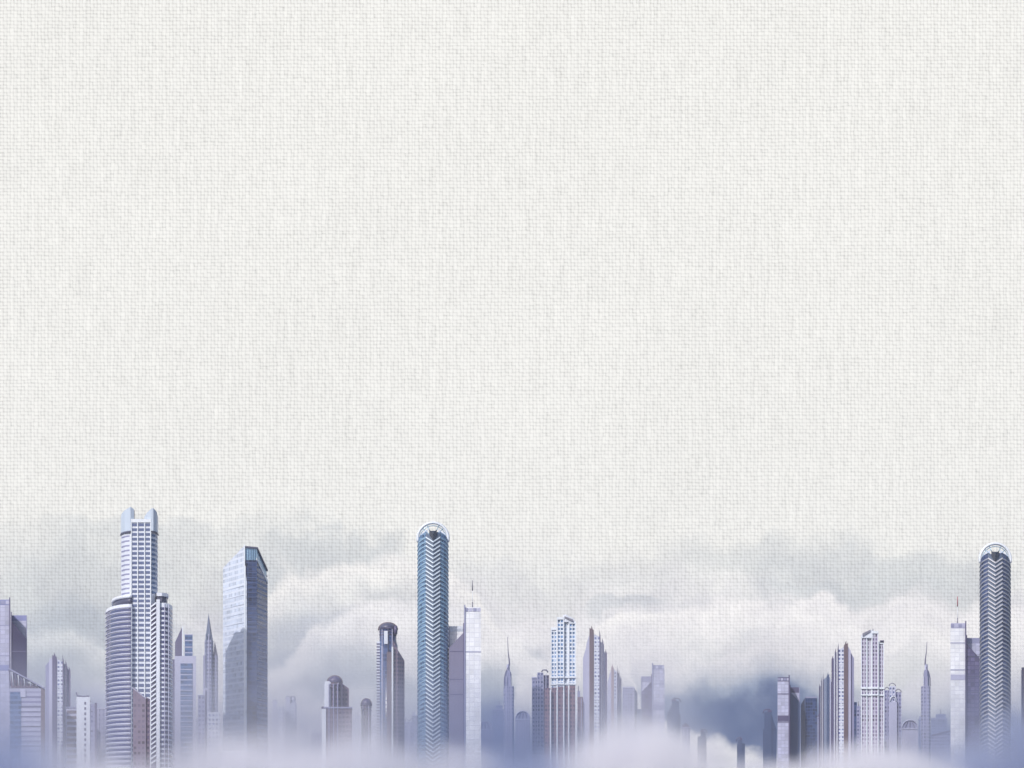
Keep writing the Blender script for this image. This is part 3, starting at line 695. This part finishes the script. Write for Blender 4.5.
t.strip('roof_edge', [(928.5,0),(954.5,0)], 735.5, 1.6, PURP, .8, dz=[0, 6.5]); t.box('lift_shaft', 952, 957, 726, None, DEEP, -1, 8)

# ---------- residential towers
t = Bld('stepped_tower', 'blue lavender stepped tower attached left of the white framed residential tower', 'tower', 540, 1340)
t.box('low_wing', 532, 537.5, 678, None, G_LAV, 2, 16); t.box('middle_wing', 537.3, 543.2, 672.5, None, G_LAV, 0, 18); t.box('right_wing', 543.2, 549, 675, None, G_PURP, 1.5, 18)
t.rod('roof_arch', (541.5, 1, 672), (548, 1, 672.5), .6, PURP, mid=[(543, 1, 670), (546.5, 1, 670)])
for q in (537.4, 540.2, 543.2, 546): t.box('pilaster', q-.35, q+.35, 674, None, LAVL, -.7, .4)
t.box('parapet', 531.7, 537.3, 676.8, 678.3, LAVL, 1.2, 16.4)
t = bays('white framed residential tower with blue windows and a brown lower half in the centre', [(550.8, 556.9, 628, 3), (556.9, 564, 618, 0), (564, 568.6, 619.5, 2), (568.6, 576, 622, 1)], 1220, 677, False, None, G_WBLUE)
t.prism('roof_wedge', [(563,0),(566,-.6),(574.5,0),(573,12),(564,12)], [615,614.6,619,618,615], 622, WHITE)
t.prism('roof_louvre', [(564.5,-1.4),(573,-1.4),(573,-.9),(564.5,-.9)], [616.4,619.6,619.6,616.4], [618,621.6,621.6,618], GREY)
for (x0, x1, d) in ((544.6, 550.4, 1.2), (551.4, 556.6, 2), (557.9, 563.1, -1.05), (564.9, 568.0, .9), (569.4, 575.2, -.05)): t.box('brown_cladding', x0, x1, 688-(x0-544)*.09, None, G_BROWN, d, d+.9)
for q in (550.4, 557, 563.6, 568.6, 576): t.box('pilaster', q-.6, q+.6, 690, None, FIN, -2.0, .8)
t = Bld('slim_block', 'slim brown block between the white framed tower and the sharp finned tower', 'building', 581, 1400)
t.box('wall', 577.5, 583.5, 697, None, G_BROWN, 0, 12); t.box('stair_tower', 577.5, 580, 691, None, LAV, .5, 9); t.rod('roof_mast', (578.6, 2, 691), (578.6, 2, 686), .4, GREY); t.box('pilaster', 581, 581.6, 698, None, LAVL, -.4, .2)

t = bays('lavender residential tower with many small windows, right half of the skyline', [(861, 866.8, 636, 1), (866.8, 871.6, 637, 2), (871.6, 878.4, 632, 0), (878.6, 884, 642, 3)], 1240, 688, True, None, facade('lilac_window_grid', (.44,.41,.54), (.13,.10,.21), 2.4, 3.4, .6, .6))
t.prism('roof_wedge', [(862,0),(871,-.6),(873.5,0),(873,12),(862,12)], [634,630,631,632,634], 638, WHITE)
t.prism('roof_louvre', [(862.5,-1.4),(870.5,-1.4),(870.5,-.9),(862.5,-.9)], [633.6,629.8,629.8,633.6], [636.2,632,632,636.2], GREY)
t.rod('roof_mast', (873, 3, 632), (873, 3, 628.8), .35, GREY); t.box('roof_box', 880, 884, 640, 642.5, PURP, 2, 8)
t = Bld('cluster_tower', 'clustered tower with three arched tops right of the lavender residential tower', 'tower', 893, 1360)
for (a, b, tp, d, m_) in ((884.3, 889.4, 688, 2, G_LAV), (889, 895.6, 684, 0, G_WHITE), (895.4, 901.4, 690, 2.5, G_LAV)):
    w_ = t.box('wing', a, b, tp+2, None, m_, d, d+14)
    t.rod('roof_arch', (a, d+.5, tp+2), (b, d+.5, tp+2), .35, PURP, w_, mid=[(a+.8, d+.5, tp+.2), ((a+b)/2, d+.5, tp-.9), (b-.8, d+.5, tp+.2)])
    for q in (a+.3, (a+b)/2, b-.3): t.box('pilaster', q-.3, q+.3, tp+4, None, LAVL, d-.6, d+.2, w_)
t.box('arched_bay', 889.6, 897, 702, None, LAVL, -1.4, 1); t.rod('bay_arch', (889.6, -1.2, 702), (897, -1.2, 702), .5, FIN, mid=[(891, -1.2, 697.5), (893.3, -1.2, 696), (895.6, -1.2, 697.5)])

# ---------- pointed towers
pointed('sharp finned tower with a dark edge stripe right of the white framed residential tower', 583, 607, 628, 1226, (24, 14, 6, 26), mirror=True, grid=G_WHITE, stripe=BROWN, side=LAVL)
pointed('short pale pointed tower with a brown flank right of the sharp finned tower', 607.5, 621.5, 666, 1480, (12, 7, 3, 14), mirror=True, grid=G_WHITE, stripe=solid('faded_brown_stone', (.34,.27,.31), .6), side=LAVL, rows=False)
t = Bld('chamfered_block', 'faint lavender block with a cut right corner in the mist at centre right', 'building', 630, 1700)
t.prism('wall', [(622.5,0),(634,0),(637.5,8),(637,20),(623,20)], [688,687,693,694,690], None, G_LAV)
t.box('low_wing', 637, 642, 709, None, DEEP, 2, 16); t.strip('cornice', [(622.5,0),(634,0)], 686.6, 1.6, LAVL, .5); t.box('edge_fin', 633.6, 634.4, 688, None, LAVL, -.6, .4)
t = Bld('chamfered_block', 'dark blue block with a cut left corner, second right of the small blue grey slab', 'building', 808, 1640)
t.prism('wall', [(801,9),(805.5,0),(817,0),(816.5,18),(802,20)], [704,697,697.5,698,704], None, G_NAVY)
t.strip('cornice', [(805.5,0),(817,0)], 696.6, 1.4, LAV, .4); t.prism('flank', [(800.8,8.6),(805.3,-.3),(805.8,-.1),(801.2,9)], [704.5,697.4,697.4,704.5], None, DEEP)
pointed('small blue pointed tower with a broken crest left of the brown striped tower', 819, 833, 674, 1480, (12, 7, 3, 10), grid=solid('muted_blue_wall', (.2,.24,.36), .5), stripe=DEEP, side=DEEP, rows=False)
pointed('brown striped white tower stepping up to its right peak, right half of the skyline', 831.5, 854, 643, 1260, (15, 9, 4, 13), grid=G_WHITE, stripe=BROWN, side=LAV)
t = Bld('slim_block', 'slim blue block with a roof mast at the right foot of the brown striped tower', 'building', 857, 1420)
t.box('wall', 853.4, 857, 702, None, G_NAVY, 1, 10); t.box('front_wing', 856.6, 860.6, 706, None, G_LAV, 0, 12); t.rod('roof_mast', (858.5, 2, 706), (858.5, 2, 701.5), .35, GREY)

# ---------- small hooked towers in the blue
def hooked(label, a, b, top, D, mir, mat=DEEP, wing=True, low=16):
    t = Bld('hook_topped_tower', label, 'building', (a+b)/2, D, 'small towers with a hooked roof')
    w = b-a
    x0, x1 = (a+w*.35, b-w*.1) if not mir else (a+w*.1, b-w*.35)
    t.box('shaft', x0, x1, top+3, None, mat, 0, 10)
    c = (x0+x1)/2; r = (x1-x0)*.42; k = 1 if mir else -1
    t.rod('roof_hook', (c+k*r, 2, top+6), (c-k*(r+1.8), 2, top+4.2), .5, PURP, mid=[(c+k*r, 2, top+2), (c+k*r*.3, 2, top), (c-k*r, 2, top+.6), (c-k*(r+1.5), 2, top+2)])
    t.box('roof_step', c-r*.2 if mir else x0, x1 if mir else c+r*.2, top+1.2, top+3, PURP, 1, 8)
    if wing:
        t.box('lower_wing', a, b, top+low, None, mat, 1, 14); t.box('pilaster', a+w*.45, a+w*.55, top+low+1, None, LAV, .4, 1.2)
        t.prism('buttress', [(x1,1),(b,1),(b,8),(x1,8)] if mir else [(a,1),(x0,1),(x0,8),(a,8)], [top+6,top+low,top+low,top+6] if mir else [top+low,top+7,top+7,top+low], top+low+.5, mat)
    return t
hooked('dim hook topped tower on the crest of the white mist at centre right', 667, 680.5, 698, 1600, False, DEEP)
hooked('tiny hook topped roof poking out of the mist slope, left of the dark blue hollow', 697.5, 706.5, 729, 1750, False, DEEP, low=8)
hooked('tiny hook topped roof at the bottom of the dark blue hollow', 737, 745, 737, 1750, True, DEEP, low=7)
hooked('blue hook topped tower with a long sloping buttress, left of the small blue grey slab', 763, 776.5, 709, 1500, True, DEEP, low=20)
hooked('pair of hooked roofs between the right chevron tower and the right edge', 1010.5, 1021, 729, 1400, False, DEEP, low=7)
t = Bld('edge_tower', 'dark reddish tower cut by the right edge of the picture', 'tower', 1030, 1300)
t.prism('wall', [(1021.6,3),(1023.5,0),(1044,0),(1044,18),(1022.4,18)], [669,667.5,664,666,669], None, G_BROWN, smooth=False)
t.box('edge_fin', 1021.3, 1022.4, 670, None, PURP, 1.5, 4); t.strip('cornice', [(1021.8,2),(1023.5,-.1),(1044,-.1)], 667.4, 1.4, PURP, .4, dz=[0,0,3.4])

# ---------- faint low blocks far back between the towers
MID = facade('mist_grey_window_grid', (.20,.22,.36), (.08,.10,.22), 3.2, 3.8, .55, .5)
def far_block(a, b, tp, D, label, kind=0, mat=None):
    t = Bld('background_block', label, 'building', (a+b)/2, D, 'faint low blocks far behind the towers')
    w_ = b-a
    t.box('wall', a, b, tp+4, None, mat or MID, 0, 22)
    t.box('parapet', a-.3, b+.3, tp+3, tp+4.2, LAV, -.8, 22.5)
    if kind == 0: t.box('stair_tower', a+w_*.15, a+w_*.5, tp, tp+3, LAV, 3, 14); t.box('pilaster', a+w_*.45, a+w_*.55, tp+5, None, LAVL, -.8, .3)
    elif kind == 1: t.box('upper_storey', a+w_*.3, b-w_*.08, tp-1, tp+3, MID, 3, 18); t.rod('roof_mast', (a+w_*.6, 8, tp-1), (a+w_*.6, 8, tp-6), .5, GREY, r2=.25)
    else: t.prism('pitched_roof', [(a,0),((a+b)/2,0),(b,0),(b,20),(a,20)], [tp+2.6,tp-1.5,tp+2.6,tp+2.6,tp+2.6], tp+3, PURP); t.box('pilaster', a+w_*.2, a+w_*.28, tp+5, None, LAVL, -.8, .3); t.box('pilaster', a+w_*.7, a+w_*.78, tp+5, None, LAVL, -.8, .3)
for q in ((28, 45, 706, 1900, 'faint blue grey block behind the lattice roofed block at far left', 1),
          (196, 203, 716, 1800, 'faint mast topped stub at the left foot of the gothic spire', 1),
          (298.5, 309, 724, 1750, 'faint flat block between the ghostly white blocks and the tiny roof gable', 0),
          (352.5, 361, 716, 1800, 'faint masted block between the stepped tower and the narrow capped tower', 1),
          (371.5, 378, 726, 1850, 'faint gabled block squeezed against the left side of the dark domed tower', 2),
          (412, 418, 712, 1900, 'faint flat block touching the left side of the middle chevron tower', 0),
          (492.5, 503.5, 706, 1800, 'faint masted block just left of the middle needle spire', 1),
          (602, 612, 706, 1900, 'faint flat block between the sharp finned tower and the short pointed tower', 0),
          (681.5, 690, 724, 1600, 'faint gabled block on the mist slope right of the hook topped tower', 2),
          (817, 822, 714, 1800, 'faint gabled sliver between the dark blue cut corner block and the blue pointed tower', 2),
          (918.5, 923, 716, 1850, 'faint flat sliver at the left foot of the right needle spire', 0),
          (931, 947, 715, 2000, 'faint masted block behind the long low sloping roof', 1)): far_block(*q)
#MIST_BEGIN
# ================================================================ AIR
def vol_box(name, x0, x1, y0, y1, z0, z1, mat):
    bm = prism_bm([(x0,y0),(x1,y0),(x1,y1),(x0,y1)], [z0]*4, [z1]*4)
    o = link_mesh(name, bm, mat); o['kind'] = 'stuff'; return o
def out_vol(g, col, dens, aniso=0.0):
    v = g.new('ShaderNodeVolumePrincipled'); g.put(v.inputs['Color'], col); g.put(v.inputs['Density'], dens)
    v.inputs['Anisotropy'].default_value = aniso
    o = g.new('ShaderNodeOutputMaterial'); g.l.new(v.outputs[0], o.inputs['Volume'])
m, g = material('haze_air'); out_vol(g, (.88,.89,.97,1), .00007)
vol_box('haze', -1900, 1900, -60, 2900, -1, 420, m)

def mist(name, y0, y1, dref, profile, soft, rho, colpts=None, nscale=.012, namp=.5, x0=-900, x1=900, ztop=230, wob=22):
    """a bank of mist: profile = [(picture column, top row)] taken at distance dref gives the height of its top along x"""
    m, g = material(name+'_vapour')
    tc = g.new('ShaderNodeTexCoord').outputs['Object']
    sp = g.new('ShaderNodeSeparateXYZ'); g.l.new(tc, sp.inputs[0])
    x, z = sp.outputs[0], sp.outputs[2]
    pts = [(X(px, dref), Z(py, dref)) for px, py in profile]
    h = g.curve(x, X(-60, dref), X(1090, dref), pts, 0, 260)
    n1 = g.noise(tc, nscale, 3, .6)
    h = g.m('MULTIPLY_ADD', g.m('SUBTRACT', n1, .5), wob*2, h)
    d = g.ss(g.m('DIVIDE', g.m('SUBTRACT', h, z), soft), 0, 1)
    d = g.m('MULTIPLY', d, g.m('MULTIPLY_ADD', g.m('SUBTRACT', n1, .5), 2*namp, 1.0, clamp=False))
    d = g.m('MAXIMUM', g.m('MULTIPLY', d, rho), 0.0)
    if colpts:
        t_ = g.curve(x, X(-60, dref), X(1090, dref), [(X(px, dref), v) for px, v in colpts], 0, 1)
        col = g.mix(t_, (.95,.94,.99,1), (.34,.42,.66,1))  # slate-blue share along x puts cloud shade into the vapour colour
    else: col = (.95,.94,.99,1)
    out_vol(g, col, d, .0)
    return vol_box(name, x0, x1, y0, y1, 2, ztop, m)
# soft low bank in front of the towers
mist('front_mist', 830, 930, 870,
     [(-60,716),(40,720),(100,738),(150,742),(200,722),(260,708),(310,718),(360,712),(410,738),(450,728),(500,748),(540,752),(590,734),(640,716),(690,765),(760,785),(900,750),(940,745),(975,728),(1024,716),(1090,714)],
     34, .032, [(-60,1),(40,.7),(120,.1),(470,.2),(520,.8),(560,.4),(600,0),(900,.1),(960,.7),(1090,.8)], ztop=200, wob=42, namp=1.2, nscale=.015)
# billowing bank with a firmer edge in front of the right half
mist('billow_mist', 790, 915, 860,
     [(-60,800),(560,800),(600,778),(630,748),(655,722),(680,728),(705,741),(725,757),(745,751),(770,755),(795,759),(820,747),(850,740),(900,740),(930,756),(960,785),(1010,800),(1090,800)],
     20, .022, [(-60,0),(900,0),(980,.6),(1090,.9)], ztop=155, wob=20, namp=1.0, nscale=.026)
# blue violet veil through the rows of towers
mist('veil_mist', 935, 1900, 1250,
     [(-60,640),(60,640),(150,650),(250,630),(330,635),(420,645),(500,650),(560,655),(620,640),(670,690),(710,755),(800,770),(850,715),(900,670),(960,660),(1020,650),(1090,650)],
     130, .0042, [(-60,1),(40,.8),(110,.5),(240,.3),(400,.5),(500,1),(560,.8),(620,.3),(680,.5),(760,1),(850,.8),(900,.4),(980,1),(1090,1)], ztop=270, wob=70, nscale=.0075, namp=1.2, x0=-1100, x1=1100)
#MIST_END

# ================================================================ LIGHT AND CAMERA
EL, AZ = R(40), R(-62)     # sun high, from behind the viewer's left shoulder
w = bpy.data.worlds.new('World'); sc.world = w; w.use_nodes = True; g = N(w.node_tree)
s = g.new('ShaderNodeTexSky'); s.sky_type = 'NISHITA'; s.sun_disc = False; s.sun_elevation = EL
s.sun_rotation = math.pi + AZ*-1 if False else R(180+34); s.air_density = 1.0; s.dust_density = 2.0
b = g.new('ShaderNodeBackground'); g.l.new(s.outputs[0], b.inputs[0]); b.inputs[1].default_value = .13
o = g.new('ShaderNodeOutputWorld'); g.l.new(b.outputs[0], o.inputs[0])
sd = Vector((math.sin(R(180+34))*math.cos(EL), math.cos(R(180+34))*math.cos(EL), math.sin(EL)))   # toward the sun
L = bpy.data.lights.new('sun', 'SUN'); L.energy = 3.2; L.angle = R(.6); L.color = (1, .96, .92)
lo = bpy.data.objects.new('sun', L); COL.objects.link(lo); lo.rotation_euler = sd.to_track_quat('Z', 'Y').to_euler(); lo.location = (-500, -500, 900)

cd = bpy.data.cameras.new('camera'); cam = bpy.data.objects.new('camera', cd); COL.objects.link(cam); sc.camera = cam
cam.location = (0, 0, CAMH); cam.rotation_euler = (R(90), 0, 0)
cd.sensor_fit = 'HORIZONTAL'; cd.sensor_width = 36; cd.lens = 36*FOC/W
cd.shift_y = (HZ-HT/2)/W; cd.clip_start = 1; cd.clip_end = 20000

sc.view_settings.view_transform = 'Standard'; sc.view_settings.look = 'None'; sc.view_settings.gamma = 1; sc.view_settings.exposure = 0
c = sc.cycles
c.max_bounces = 8; c.diffuse_bounces = 2; c.glossy_bounces = 2; c.transmission_bounces = 2; c.volume_bounces = 4; c.transparent_max_bounces = 8
c.volume_step_rate = 1.0; c.volume_max_steps = 64
c.use_denoising = True; c.denoiser = 'OPENIMAGEDENOISE'
c.caustics_reflective = False; c.caustics_refractive = False
c.sample_clamp_indirect = 4
